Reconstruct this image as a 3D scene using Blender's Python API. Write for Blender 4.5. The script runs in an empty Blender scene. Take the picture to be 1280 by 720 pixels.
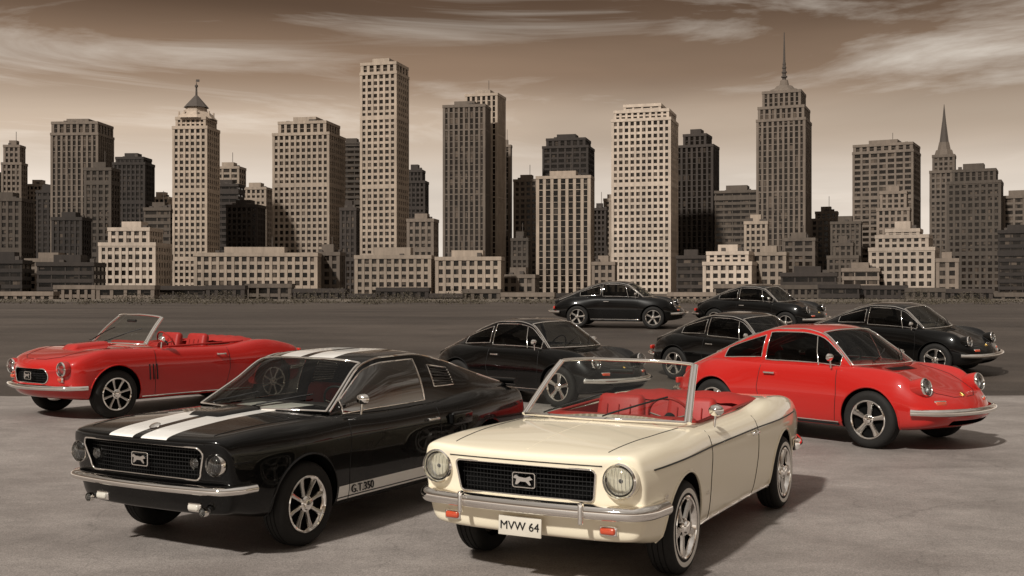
import bpy, bmesh, math, random
import numpy as np
from mathutils import Vector, Matrix
from mathutils.bvhtree import BVHTree
random.seed(7)
S=bpy.context.scene
R=math.radians
F_PX=1400.0; CAM_H=2.05
# ---------------------------------------------------------------- utils
class T:
    def __init__(s,*pts):
        p=sorted(pts); s.x=[a for a,_ in p]; s.y=[b for _,b in p]; n=len(p)
        h=[s.x[i+1]-s.x[i] for i in range(n-1)]; m=[(s.y[i+1]-s.y[i])/h[i] for i in range(n-1)]
        d=[0]*n; d[0]=m[0]; d[-1]=m[-1]
        for i in range(1,n-1):
            d[i]=0 if m[i-1]*m[i]<=0 else 2*m[i-1]*m[i]/(m[i-1]+m[i])
        s.h=h; s.d=d
    def __call__(s,x):
        if x<=s.x[0]: return s.y[0]
        if x>=s.x[-1]: return s.y[-1]
        i=0
        while x>s.x[i+1]: i+=1
        h=s.h[i]; t=(x-s.x[i])/h
        return ((2*t**3-3*t*t+1)*s.y[i]+(t**3-2*t*t+t)*h*s.d[i]+(-2*t**3+3*t*t)*s.y[i+1]+(t**3-t*t)*h*s.d[i+1])
def sm(t): t=max(0,min(1,t)); return t*t*(3-2*t)
def lerp(a,b,t): return a+(b-a)*t
def add(name,V,F,mats,parent=None,fm=None,ang=35,smooth=True):
    me=bpy.data.meshes.new(name); me.from_pydata([tuple(v) for v in V],[],F)
    for m in (mats if isinstance(mats,list) else [mats]): me.materials.append(m)
    if fm: me.polygons.foreach_set('material_index',fm)
    me.polygons.foreach_set('use_smooth',[smooth]*len(me.polygons))
    me.update()
    if smooth: me.set_sharp_from_angle(angle=R(ang))
    ob=bpy.data.objects.new(name,me); S.collection.objects.link(ob)
    if parent: ob.parent=parent
    return ob
def recalc(ob):
    bm=bmesh.new(); bm.from_mesh(ob.data); bmesh.ops.recalc_face_normals(bm,faces=bm.faces); bm.to_mesh(ob.data); bm.free()
def empty(name,M):
    e=bpy.data.objects.new(name,None); S.collection.objects.link(e); e.matrix_world=M; e.empty_display_size=.3; return e
def evalmesh(ob):
    dg=bpy.context.evaluated_depsgraph_get(); dg.update()
    return bpy.data.meshes.new_from_object(ob.evaluated_get(dg))
def chaikin(p,n=2):
    p=[Vector(a) for a in p]
    for _ in range(n):
        q=[p[0]]
        for a,b in zip(p[:-1],p[1:]): q+= [a.lerp(b,.25),a.lerp(b,.75)]
        q.append(p[-1]); p=q
    return p
def tube(name,pts,r,mat,parent,closed=False,n=8):
    pts=[Vector(p) for p in pts]; N=len(pts)
    if N<2: return
    V=[];F=[]; t0=(pts[1]-pts[0]).normalized()
    u=t0.orthogonal().normalized(); pt=t0
    for i,p in enumerate(pts):
        if closed: t=(pts[(i+1)%N]-pts[i-1]).normalized()
        else: t=(pts[min(i+1,N-1)]-pts[max(i-1,0)]).normalized()
        q=pt.rotation_difference(t); u=q@u; u=(u-t*u.dot(t)).normalized(); pt=t; v=t.cross(u)
        for k in range(n):
            a=2*math.pi*k/n; V.append(p+u*math.cos(a)*r+v*math.sin(a)*r)
    for i in range(N if closed else N-1):
        j=(i+1)%N
        for k in range(n): F.append((i*n+k,i*n+(k+1)%n,j*n+(k+1)%n,j*n+k))
    if not closed: F.append(tuple(range(n))[::-1]); F.append(tuple((N-1)*n+k for k in range(n)))
    return add(name,V,F,mat,parent,ang=60)
def sweep(name,pts,prof,mat,parent):
    V=[];F=[];N=len(pts);n=len(prof); Z=Vector((0,0,1))
    for i,p in enumerate(pts):
        t=(pts[min(i+1,N-1)]-pts[max(i-1,0)]).normalized(); nn=t.cross(Z).normalized()
        s=1.0
        if i==0 or i==N-1: s=.55
        for a,b in prof: V.append(p+nn*a*s+Z*b*s)
    for i in range(N-1):
        for k in range(n): F.append((i*n+k,i*n+(k+1)%n,(i+1)*n+(k+1)%n,(i+1)*n+k))
    F.append(tuple(range(n))[::-1]); F.append(tuple((N-1)*n+k for k in range(n)))
    return add(name,V,F,mat,parent,ang=35)
def lathe(prof,n=40):
    V=[];F=[];m=len(prof)
    for k in range(n):
        a=2*math.pi*k/n
        for r,h in prof: V.append((h,r*math.cos(a),r*math.sin(a)))
    for k in range(n):
        j=(k+1)%n
        for i in range(m-1): F.append((k*m+i,j*m+i,j*m+i+1,k*m+i+1))
    return V,F
def rbox(name,size,loc,mat,parent,rot=(0,0,0),bev=.02,seg=3,taper=None):
    bm=bmesh.new(); bmesh.ops.create_cube(bm,size=1)
    for v in bm.verts:
        if taper and v.co.z>0: v.co.x*=taper[0]; v.co.y*=taper[1]
        v.co=Vector((v.co.x*size[0],v.co.y*size[1],v.co.z*size[2]))
    if bev: bmesh.ops.bevel(bm,geom=bm.edges[:],offset=bev,segments=seg,affect='EDGES',profile=.5)
    me=bpy.data.meshes.new(name); bm.to_mesh(me); bm.free(); me.materials.append(mat)
    me.polygons.foreach_set('use_smooth',[True]*len(me.polygons)); me.set_sharp_from_angle(angle=R(50))
    ob=bpy.data.objects.new(name,me); S.collection.objects.link(ob); ob.parent=parent
    ob.location=loc; ob.rotation_euler=rot; return ob
# ---------------------------------------------------------------- materials
def nm(name):
    m=bpy.data.materials.new(name); m.use_nodes=True; nt=m.node_tree
    return m,nt,nt.nodes['Principled BSDF']
def N(nt,t,**k):
    n=nt.nodes.new(t)
    for a,b in k.items():
        if a.startswith('i_'):
            key=a[2:]; key=int(key) if key.isdigit() else key.replace('_',' ')
            n.inputs[key].default_value=b
        else: setattr(n,a,b)
    return n
def simple(name,col,rough=.5,metal=0,coat=0,var=.15,scale=8,bump=0,spec=None):
    m,nt,b=nm(name); tc=N(nt,'ShaderNodeTexCoord'); no=N(nt,'ShaderNodeTexNoise',i_Scale=scale,i_Detail=5.0)
    nt.links.new(tc.outputs['Object'],no.inputs['Vector'])
    mr=N(nt,'ShaderNodeMapRange'); mr.inputs['To Min'].default_value=1-var; mr.inputs['To Max'].default_value=1+var
    nt.links.new(no.outputs['Fac'],mr.inputs['Value'])
    vm=N(nt,'ShaderNodeVectorMath',operation='SCALE'); vm.inputs[0].default_value=col
    nt.links.new(mr.outputs[0],vm.inputs['Scale']); nt.links.new(vm.outputs[0],b.inputs['Base Color'])
    b.inputs['Roughness'].default_value=rough; b.inputs['Metallic'].default_value=metal; b.inputs['Coat Weight'].default_value=coat
    if spec is not None: b.inputs['Specular IOR Level'].default_value=spec
    b.inputs['Coat Roughness'].default_value=.03
    if bump:
        bp=N(nt,'ShaderNodeBump',i_Strength=bump,i_Distance=.01); nt.links.new(no.outputs['Fac'],bp.inputs['Height']); nt.links.new(bp.outputs[0],b.inputs['Normal'])
    return m
def paint(name,col,stripes=False,rough=.32,dust=.12,ior=1.45,cw=1.0):
    m,nt,b=nm(name); L=nt.links
    tc=N(nt,'ShaderNodeTexCoord'); no=N(nt,'ShaderNodeTexNoise',i_Scale=3.0,i_Detail=6.0)
    L.new(tc.outputs['Object'],no.inputs['Vector'])
    mr=N(nt,'ShaderNodeMapRange'); mr.inputs['To Min'].default_value=rough-.07; mr.inputs['To Max'].default_value=rough+.1
    L.new(no.outputs['Fac'],mr.inputs['Value']); L.new(mr.outputs[0],b.inputs['Roughness'])
    b.inputs['Specular IOR Level'].default_value=.08
    b.inputs['Coat Weight'].default_value=cw; b.inputs['Coat Roughness'].default_value=.012; b.inputs['Coat IOR'].default_value=ior
    sp=N(nt,'ShaderNodeSeparateXYZ'); L.new(tc.outputs['Object'],sp.inputs[0])
    d=N(nt,'ShaderNodeMapRange'); d.inputs['From Min'].default_value=.62; d.inputs['From Max'].default_value=.2; d.inputs['To Min'].default_value=0; d.inputs['To Max'].default_value=dust
    L.new(sp.outputs['Z'],d.inputs['Value'])
    mu=N(nt,'ShaderNodeMath',operation='MULTIPLY'); L.new(d.outputs[0],mu.inputs[0]); L.new(no.outputs['Fac'],mu.inputs[1])
    mx=N(nt,'ShaderNodeMix',data_type='RGBA'); mx.inputs['A'].default_value=(*col,1); mx.inputs['B'].default_value=(.16,.135,.11,1)
    L.new(mu.outputs[0],mx.inputs['Factor']); out=mx.outputs['Result']
    if stripes:
        def M(op,a,bb):
            n=N(nt,'ShaderNodeMath',operation=op)
            for i,v in enumerate((a,bb)):
                if isinstance(v,(int,float)): n.inputs[i].default_value=v
                elif v is not None: L.new(v,n.inputs[i])
            return n.outputs[0]
        ay=M('ABSOLUTE',sp.outputs['Y'],None)
        ge=N(nt,'ShaderNodeNewGeometry')
        tr=N(nt,'ShaderNodeVectorTransform',vector_type='NORMAL',convert_from='WORLD',convert_to='OBJECT'); L.new(ge.outputs['Normal'],tr.inputs[0])
        sn=N(nt,'ShaderNodeSeparateXYZ'); L.new(tr.outputs[0],sn.inputs[0])
        top=M('MULTIPLY',M('MULTIPLY',M('GREATER_THAN',ay,.045),M('LESS_THAN',ay,.31)),M('GREATER_THAN',sn.outputs['Z'],.45))
        top=M('MULTIPLY',top,M('GREATER_THAN',sp.outputs['Z'],.84))
        sd=M('MULTIPLY',M('GREATER_THAN',sp.outputs['Z'],.285),M('LESS_THAN',sp.outputs['Z'],.405))
        sd=M('MULTIPLY',sd,M('GREATER_THAN',ay,.7)); sd=M('MULTIPLY',sd,M('LESS_THAN',M('ABSOLUTE',sp.outputs['X'],None),.955))
        ln=M('MULTIPLY',M('GREATER_THAN',sp.outputs['Z'],.300),M('LESS_THAN',sp.outputs['Z'],.312)); sd=M('SUBTRACT',sd,M('MULTIPLY',ln,sd))
        f=M('MAXIMUM',top,sd)
        mx2=N(nt,'ShaderNodeMix',data_type='RGBA'); L.new(f,mx2.inputs['Factor']); L.new(out,mx2.inputs['A']); mx2.inputs['B'].default_value=(.80,.78,.74,1)
        out=mx2.outputs['Result']
    L.new(out,b.inputs['Base Color']); return m
def glassmat(name,tint,refl=.12,k=1.0):
    m=bpy.data.materials.new(name); m.use_nodes=True; nt=m.node_tree; nt.nodes.clear(); L=nt.links
    o=N(nt,'ShaderNodeOutputMaterial'); tr=N(nt,'ShaderNodeBsdfTransparent'); tr.inputs[0].default_value=(*tint,1)
    gl=N(nt,'ShaderNodeBsdfGlossy'); gl.inputs['Roughness'].default_value=.015; gl.inputs[0].default_value=(.95,.95,.95,1)
    fr=N(nt,'ShaderNodeFresnel'); fr.inputs['IOR'].default_value=1.4
    tc=N(nt,'ShaderNodeTexCoord'); no=N(nt,'ShaderNodeTexNoise',i_Scale=2.0); L.new(tc.outputs['Object'],no.inputs['Vector'])
    ma=N(nt,'ShaderNodeMath',operation='MULTIPLY_ADD'); L.new(no.outputs['Fac'],ma.inputs[0]); ma.inputs[1].default_value=.02; ma.inputs[2].default_value=refl
    fk=N(nt,'ShaderNodeMath',operation='MULTIPLY'); L.new(fr.outputs[0],fk.inputs[0]); fk.inputs[1].default_value=k
    ad=N(nt,'ShaderNodeMath',operation='ADD',use_clamp=True); L.new(fk.outputs[0],ad.inputs[0]); L.new(ma.outputs[0],ad.inputs[1])
    mx=N(nt,'ShaderNodeMixShader'); L.new(ad.outputs[0],mx.inputs[0]); L.new(tr.outputs[0],mx.inputs[1]); L.new(gl.outputs[0],mx.inputs[2]); L.new(mx.outputs[0],o.inputs[0])
    return m
P_CREAM=paint('cream_paint',(.84,.76,.59)); P_BLACK=paint('black_paint',(.0015,.0015,.0015),rough=.25,dust=.04,ior=1.45,cw=.75)
P_STRIPE=paint('black_striped_paint',(.0015,.0015,.0015),True,rough=.25,dust=.04,ior=1.42,cw=.75); P_RED=paint('red_paint',(.42,.014,.011),ior=1.5)
CHROME=simple('chrome',(.92,.89,.85),.045,1,var=.03); STEEL=simple('brushed_steel',(.64,.62,.59),.22,1,var=.08)
RUBBER=simple('tyre_rubber',(.014,.013,.012),.75,var=.25,scale=30,bump=.2,spec=.25); WHITEW=simple('whitewall',(.62,.59,.54),.6,var=.05)
WELL=simple('underbody_black',(.005,.005,.005),.95,spec=.05); DARK=simple('black_trim',(.008,.008,.008),.45,spec=.3)
GRILLE=simple('grille_black',(.010,.010,.010),.45,0,spec=.35); REDL=simple('red_leather',(.33,.020,.016),.5,var=.2,scale=12,bump=.15,spec=.3); BLKL=simple('black_leather',(.016,.014,.013),.55,var=.2,bump=.15,spec=.25)
AMBER=simple('amber_lens',(.50,.06,.02),.15,coat=1); REDLENS=simple('red_lens',(.45,.02,.01),.15,coat=1); PLATE=simple('plate_white',(.58,.54,.46),.45,var=.1)
REFLECT=simple('lamp_reflector',(.72,.71,.70),.30,.8,var=.3,scale=40); GLASS=glassmat('windscreen_glass',(.80,.82,.78),.0,.5); DGLASS=glassmat('side_glass_tinted',(.24,.24,.23),.0,.24)
LENS=glassmat('lamp_lens',(.84,.86,.86),.07); GOLD=simple('brass_badge',(.6,.4,.12),.3,1)
# ---------------------------------------------------------------- car body
def body_cage(P):
    x0,x1=P['x0'],P['x1']
    xs=[x0,x0+.012,x0+.04,x0+.09,x0+.16]; n=34
    xs+=[lerp(x0+.25,x1-.25,i/(n-1)) for i in range(n)]+[x1-.16,x1-.09,x1-.04,x1-.012,x1]
    rings=[]
    def warp(x,y,z):
        f=sm((x-(x1-.9))/.9); g=sm(((x0+.9)-x)/.9)
        q=(abs(y)/.85)**P.get('bp',2.2)
        nx=x-P['bowF']*q*f+P['bowR']*q*g
        nx+=P.get('lean',0)*(z-.6)*sm((x-(x1-.5))/.5)
        return (nx,y,z)
    for x in xs:
        w,zw,zc,yc,zt,zs=[P[k](x) for k in ('w','zw','zc','yc','zt','zs')]; a=P.get('a',.25); cr=P.get('crease',0)
        h=[(0,zs),(w*.5,zs),(w*.86,zs),(w*.95,zs+.03),(w*.985,zs+(zw-zs)*.45),(w,zw-.04),(w*1.0,zw+.03),(lerp(w,yc,.4-cr),lerp(zw,zc,.62)),(yc+.012,zc-.02),(yc-.05,zc),(yc-.14,lerp(zc,zt,a)),(yc*.42,lerp(zc,zt,.86)),(0,zt)]
        rr=P['rF'] if x>0 else P['rR']; d=min(x-x0,x1-x)
        if d<rr:
            t=1-d/rr; ins=rr*(1-math.sqrt(max(0,1-t*t)))*.8
        else: ins=0
        zm=(zt+zs)/2; sy=1-ins/w; sz=1-ins/((zt-zs)/2)
        h=[(y*sy,zm+(z-zm)*max(sz,.3)) for y,z in h]
        ring=h+[(-y,z) for y,z in h[1:-1][::-1]]
        rings.append((x,ring,zm))
    def capr(i,s,dx):
        x,r,zm=rings[i]; return (x+dx,[(y*s,zm+(z-zm)*s) for y,z in r],zm)
    rings=[capr(0,.35,-.004),capr(0,.85,-.002)]+rings+[capr(-1,.85,.002),capr(-1,.35,.004)]
    V=[];F=[];m=24
    for x,r,_ in rings: V+=[warp(x,y,z) for y,z in r]
    for i in range(len(rings)-1):
        for k in range(m): F.append((i*m+k,i*m+(k+1)%m,(i+1)*m+(k+1)%m,(i+1)*m+k))
    F.append(tuple(range(m))[::-1]); F.append(tuple((len(rings)-1)*m+k for k in range(m)))
    return V,F
def prism(poly,axis,a,b):
    n=len(poly);V=[]
    for h in (a,b):
        for p,q in poly: V.append({'x':(h,p,q),'y':(p,h,q),'z':(p,q,h)}[axis])
    F=[tuple(range(n)),tuple(range(n,2*n))[::-1]]+[(k,(k+1)%n,n+(k+1)%n,n+k) for k in range(n)]
    return V,F
def rrect(cx,cy,hx,hy,r,n=6,tb=1.0):
    o=[]
    for sx,sy,a0 in ((1,1,0),(-1,1,90),(-1,-1,180),(1,-1,270)):
        for i in range(n+1):
            a=R(a0+90*i/n); y=cy+sy*(hy-r)+r*math.sin(a); x=sx*(hx-r)+r*math.cos(a)
            if y<cy: x*=tb
            o.append((cx+x,y))
    return o
cache={}
def get_body(key,P,interior):
    if key in cache: return cache[key]
    V,F=body_cage(P); ob=add('tmp',V,F,[P_RED,WELL,interior]); recalc(ob)
    md=ob.modifiers.new('s','SUBSURF'); md.levels=2; md.render_levels=2
    me=evalmesh(ob); ob.modifiers.clear(); ob.data=me
    bvh=BVHTree.FromPolygons([v.co.copy() for v in me.vertices],[tuple(p.vertices) for p in me.polygons])
    cv=[];cf=[];cm=[]
    def cut(vf,mi):
        v,f=vf; o=len(cv); cv.extend(v); cf.extend([tuple(i+o for i in q) for q in f]); cm.extend([mi]*len(f))
    ra=P['ra']
    for ax in P['axles']:
        for s in (1,-1):
            poly=[(ax-ra*.97,-.2),(ax+ra*.97,-.2)]+[(ax+ra*math.cos(R(a)),P['wz']+ra*math.sin(R(a))) for a in range(0,181,6)]
            cut(prism(poly,'y',s*.50,s*1.3),1)
    c=P['cock']; cut(prism(rrect((c[0]+c[1])/2,0,(c[1]-c[0])/2,c[2],.12),'z',.40,1.9),2)
    if 'grille' in P: cut(prism(P['grille'],'x',P['x1']-P['gd'],P['x1']+.6),1)
    for s in P.get('slots',[]): cut(prism(s,'x',P['x1']-.35,P['x1']+.6),1)
    co=add('cut',cv,cf,[P_RED,WELL,interior],fm=cm); recalc(co)
    md=ob.modifiers.new('b','BOOLEAN'); md.object=co; md.operation='DIFFERENCE'; md.solver='EXACT'
    try: md.material_mode='TRANSFER'
    except Exception as e: print(e)
    res=evalmesh(ob)
    bpy.data.objects.remove(ob); bpy.data.objects.remove(co)
    res.polygons.foreach_set('use_smooth',[True]*len(res.polygons)); res.set_sharp_from_angle(angle=R(32))
    cache[key]=(res,bvh); return cache[key]
# wheels ----------------------------------------------------------
wcache={}
def wheel_meshes(kind):
    if kind in wcache: return wcache[kind]
    o=[]
    tp=[(.215,-.09),(.245,-.098),(.262,-.101),(.278,-.102),(.30,-.098),(.318,-.086),(.331,-.066),(.334,-.045),(.326,-.043),(.326,-.036),(.334,-.034),(.335,-.004),(.327,-.003),(.327,.003),(.335,.004),(.334,.034),(.326,.036),(.326,.043),(.334,.045),(.331,.066),(.318,.086),(.30,.098),(.278,.102),(.262,.101),(.245,.098),(.215,.09)]
    V,F=lathe(tp,56); m=len(tp)-1
    fm=[1 if (kind=='ww' and (i%m) in (22,23)) else 0 for i in range(len(F))]
    o.append(('tyre',V,F,[RUBBER,WHITEW],fm))
    V,F=lathe([(.222,.088),(.226,.099),(.218,.104),(.208,.098),(.200,.080),(.192,.05),(.190,-.05),(.10,-.05),(.001,-.05)],48); o.append(('rim',V,F,[CHROME],None))
    V,F=lathe([(.197,-.03),(.197,.04),(.15,.03),(.001,.03)],40); o.append(('rim_back',V,F,[WELL],None))
    V=[];F=[]; ns={'ww':5,'five':8,'fuchs':5,'dark':5}[kind]; wd={'ww':.030,'five':.020,'fuchs':.034,'dark':.034}[kind]
    for k in range(ns):
        a=2*math.pi*k/ns+.3
        c,s=math.cos(a),math.sin(a)
        sec=[(.03,wd*.9,.066),(.08,wd*.85,.074),(.14,wd*.9,.074),(.205,wd*1.25,.084)]
        b=len(V)
        for r,h,x in sec:
            for (dy,dx) in ((-h,-.012),(-h*.75,0.004),(0,.009),(h*.75,.004),(h,-.012),(0,-.03)):
                V.append((x+dx,r*c-dy*s,r*s+dy*c))
        for i in range(3):
            for j in range(6): F.append((b+i*6+j,b+i*6+(j+1)%6,b+(i+1)*6+(j+1)%6,b+(i+1)*6+j))
    o.append(('spokes',V,F,[STEEL],None))
    V,F=lathe([(.066,.05),(.064,.085),(.050,.095),(.044,.112),(.030,.120),(.001,.122)],28); o.append(('hub_cap',V,F,[CHROME],None))
    r=[]
    for n_,V,F,M_,fm in o:
        ob=add(n_,V,F,M_,fm=fm,ang=30); r.append((n_,ob.data)); bpy.data.objects.remove(ob)
    wcache[kind]=r; return r
def wheel(parent,x,y,z,kind,label,sc=1,steer=0):
    e=bpy.data.objects.new(label,None); S.collection.objects.link(e); e.parent=parent; e.location=(x,y,z)
    e.rotation_euler=(0,0,(math.pi/2 if y>0 else -math.pi/2)+steer); e.scale=(sc,sc,sc); e.empty_display_size=.1
    for n_,me in wheel_meshes(kind):
        ob=bpy.data.objects.new(n_,me); S.collection.objects.link(ob); ob.parent=e; ob.rotation_euler=(x*1.7+y,0,0)
def headlight(parent,p,r,tilt=0,bezel=None,yaw=0,depth=.05):
    e=bpy.data.objects.new('headlight',None); S.collection.objects.link(e); e.parent=parent; e.location=p; e.rotation_euler=(0,-tilt,yaw)
    if bezel:
        V,F=lathe([(r*1.0,-depth*3.5),(r*1.22,-depth*2.2),(r*1.24,-.012),(r*1.19,.008),(r*1.12,.010)],36); add('lamp_bucket',V,F,bezel,e)
    V,F=lathe([(r*1.17,-.01),(r*1.18,.014),(r*1.09,.028),(r*1.0,.016),(r*.97,-.004)],36); add('chrome_ring',V,F,CHROME,e)
    V,F=lathe([(r*1.0,.004),(r*.88,.004)],36); add('lamp_gasket',V,F,DARK,e)
    V,F=lathe([(r*.92,.002),(r*.8,-.025),(r*.5,-.05),(r*.2,-.062),(.001,-.064)],32); add('reflector',V,F,REFLECT,e)
    V,F=lathe([(r*.16,-.06),(r*.17,-.02),(r*.12,-.008),(.001,-.006)],16); add('bulb',V,F,DARK,e)
    V,F=lathe([(r*.99,.004),(r*.9,.018),(r*.6,.034),(r*.3,.042),(.001,.044)],32); add('lens',V,F,LENS,e)
    for k in range(-3,4):
        y=k*r*.25; h=math.sqrt(max(0,(r*.90)**2-y*y)); xx=lambda yy,zz:.036-.030*((yy*yy+zz*zz)/(r*r))
        tube('lens_rib',[(xx(y,h*t),y,h*t) for t in (-1,-.5,0,.5,1)],.0016,STEEL,e,n=4)
def seats(parent,mat,rear=True,top=1.04,xs=0,yw=.33):
    for s in (1,-1):
        rbox('seat_cushion',(.52,.50,.15),(.02+xs,s*yw,.55),mat,parent,rot=(0,-.1,0),bev=.05)
        rbox('seat_backrest',(.15,.50,top-.50),(-.30+xs,s*yw,(top+.52)/2),mat,parent,rot=(0,-.22,0),bev=.055,taper=(.8,.86))
        for k in (-1,0,1): tube('seat_seam',[(-.215+xs-.11*(i/6-.5)*1.0,s*yw+k*.11,.62+i*(top-.70)/6) for i in range(7)],.005,mat,parent,n=6)
    if rear:
        rbox('rear_seat_cushion',(.42,1.05,.14),(-.72+xs,0,.60),mat,parent,bev=.05)
        rbox('rear_seat_backrest',(.14,1.10,.44),(-.98+xs,0,.80),mat,parent,rot=(0,-.2,0),bev=.05)
def steering(parent,x,y,z,rimmat):
    e=bpy.data.objects.new('steering_wheel',None); S.collection.objects.link(e); e.parent=parent; e.location=(x,y,z); e.rotation_euler=(0,R(28),0)
    tube('wheel_rim',[(0,.185*math.cos(a),.185*math.sin(a)) for a in [2*math.pi*k/32 for k in range(32)]],.012,rimmat,e,closed=True)
    for a in (R(10),R(170),R(270)): tube('wheel_spoke',[(.03,.03*math.cos(a),.03*math.sin(a)),(0,.18*math.cos(a),.18*math.sin(a))],.008,CHROME,e)
    V,F=lathe([(.001,-.0),(.045,.0),(.05,.03),(.02,.10),(.015,.3)],20); add('column',V,F,DARK,e)
def cabin(parent,P,bvh,mpaint,open_top=False):
    G=P['cab']; yE,zE,bow,crown=G['yE'],G['zE'],G['bow'],G['crown']; xa,xw=G['xa'],G['xw']
    def tz(x,y):
        h=bvh.ray_cast(Vector((x,y,3)),Vector((0,0,-1)))[0]; return h.z if h else .9
    def rng(a,b,st=.06):
        n=max(2,int(abs(b-a)/st)); return [lerp(a,b,i/n) for i in range(n+1)]
    xb=xw if open_top else G['xb']
    br=sorted(set([xa,xw,xb]+([] if open_top else [G['g1'],G['g2']]+[v for w in G['win'] for v in w[:2]])),reverse=True)
    xs=[]
    for a,b in zip(br[:-1],br[1:]): xs+=rng(a,b)[:-1]
    xs.append(br[-1])
    ug=G.get('ug',.8); us=sorted(set([-1,-.99,-.98,-.955,-.93,-.9,-ug,ug,.9,.93,.955,.98,.99,1]+[i/8 for i in range(-7,8)]))
    ce=G.get('ce',3.2)
    def OP(x,u,off=0):
        c=crown(x)
        return Vector((x+bow(x)*(1-u*u),u*yE(x),zE(x)+c*(1-abs(u)**ce)+off))
    V=[];F=[];fm=[];n=len(us)
    for x in xs: V+=[OP(x,u) for u in us]
    for i in range(len(xs)-1):
        xm=(xs[i]+xs[i+1])/2
        for k in range(n-1):
            um=abs((us[k]+us[k+1])/2)
            if xm>xw: g=1 if um<.955 else 0
            elif not open_top and G['g2']<xm<G['g1'] and um<ug: g=2
            else: g=0
            F.append((i*n+k,i*n+k+1,(i+1)*n+k+1,(i+1)*n+k)); fm.append(g)
    add('windscreen' if open_top else 'roof_and_screens',V,F,[mpaint if not open_top else CHROME,GLASS,DGLASS],parent,fm=fm,ang=40)
    wsx=rng(xw,xa,.05)
    loop=[OP(x,-.965,.004) for x in wsx]+[OP(xa,u,.004) for u in us if abs(u)<.96]+[OP(x,.965,.004) for x in wsx[::-1]]+[OP(xw,u,.004) for u in us[::-1] if abs(u)<.96]
    tube('windscreen_frame',loop,.015 if open_top else .010,CHROME,parent,closed=True)
    for y0 in (-.42,.12):
        pts=[]
        for t in (0,.25,.5,.75,1):
            u=(y0+t*.42)/yE(xa); x=xa-.02-.16*t*0.9; p=OP(x,u,.022); p.x+=.012; pts.append(p)
        base=pts[0]+Vector((.05,-.02,-.01)); tube('wiper_arm',[base]+pts[:3],.006,DARK,parent,n=6); tube('wiper_blade',[p+Vector((.004,0,.002)) for p in pts],.007,DARK,parent,n=6)
    if open_top:
        for s in (1,-1): tube('windscreen_post',[OP(x,s*1.0) for x in wsx],.019,CHROME,parent)
        tube('rear_view_mirror',[OP(xw+.02,0,-.02)+Vector((-.03,-.10,-.05)),OP(xw+.02,0,-.02)+Vector((-.03,.10,-.05))],.022,DARK,parent)
        return OP
    lp=[OP(x,-ug,.003) for x in rng(G['g1'],G['g2'])]+[OP(G['g2'],u,.003) for u in us if abs(u)<ug]+[OP(x,ug,.003) for x in rng(G['g2'],G['g1'])]+[OP(G['g1'],u,.003) for u in us[::-1] if abs(u)<ug]
    tube('rear_screen_trim',lp,.008,CHROME,parent,closed=True)
    tsamp=sorted(set([0,.02,.5,.25,.75,1]+[v for w in G['win'] for v in w[2:4]]+[.35,.65]))
    yB=G['yB']
    def SP(x,t,s=1,off=0):
        top=OP(x,1); zb=min(tz(x,yB(x))-.015,top.z); b=Vector((x,max(yB(x),top.y),zb)); p=b.lerp(top,t)
        p.y+=G.get('bulge',.03)*math.sin(math.pi*t)*min(1,(top.z-zb)/.25)+off; p.y*=s; return p
    n=len(tsamp)
    for s in (1,-1):
        V=[];F=[];fm=[]
        for x in xs: V+=[SP(x,t,s) for t in tsamp]
        for i in range(len(xs)-1):
            xm=(xs[i]+xs[i+1])/2
            for k in range(n-1):
                tm=(tsamp[k]+tsamp[k+1])/2; g=0
                for w in G['win']:
                    if w[0]<xm<w[1] and w[2]<tm<w[3]: g=1
                F.append((i*n+k,i*n+k+1,(i+1)*n+k+1,(i+1)*n+k)); fm.append(g)
        add('cabin_side',V,F,[mpaint,DGLASS],parent,fm=fm,ang=40)
        for w in G['win']:
            lp=[SP(x,w[2],s,.004) for x in rng(w[0],w[1])]+[SP(w[1],lerp(w[2],w[3],t),s,.004) for t in (.25,.5,.75)]+[SP(x,w[3],s,.004) for x in rng(w[1],w[0])]+[SP(w[0],lerp(w[3],w[2],t),s,.004) for t in (.25,.5,.75)]
            tube('side_window_trim',lp,.0075,CHROME,parent,closed=True,n=6)
        if G.get('louvres'):
            w=G['win'][1]
            for k in range(7):
                t=lerp(w[2],w[3],(k+.5)/7); tube('louvre',[SP(lerp(w[0],w[1],q),t,s,.008) for q in (0.02,.5,.98)],.010,mpaint,parent,n=6)
        tube('drip_rail',[OP(x,s) for x in xs if x>G['xb']+.1],.010,G.get('rail',mpaint),parent,n=6)
        for xv in G.get('vent',[]): tube('quarter_light_bar',[SP(xv-.10*t,lerp(.05,.88,t),s,.004) for t in (0,.5,1)],.007,CHROME,parent,n=6)
    return OP
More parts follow.
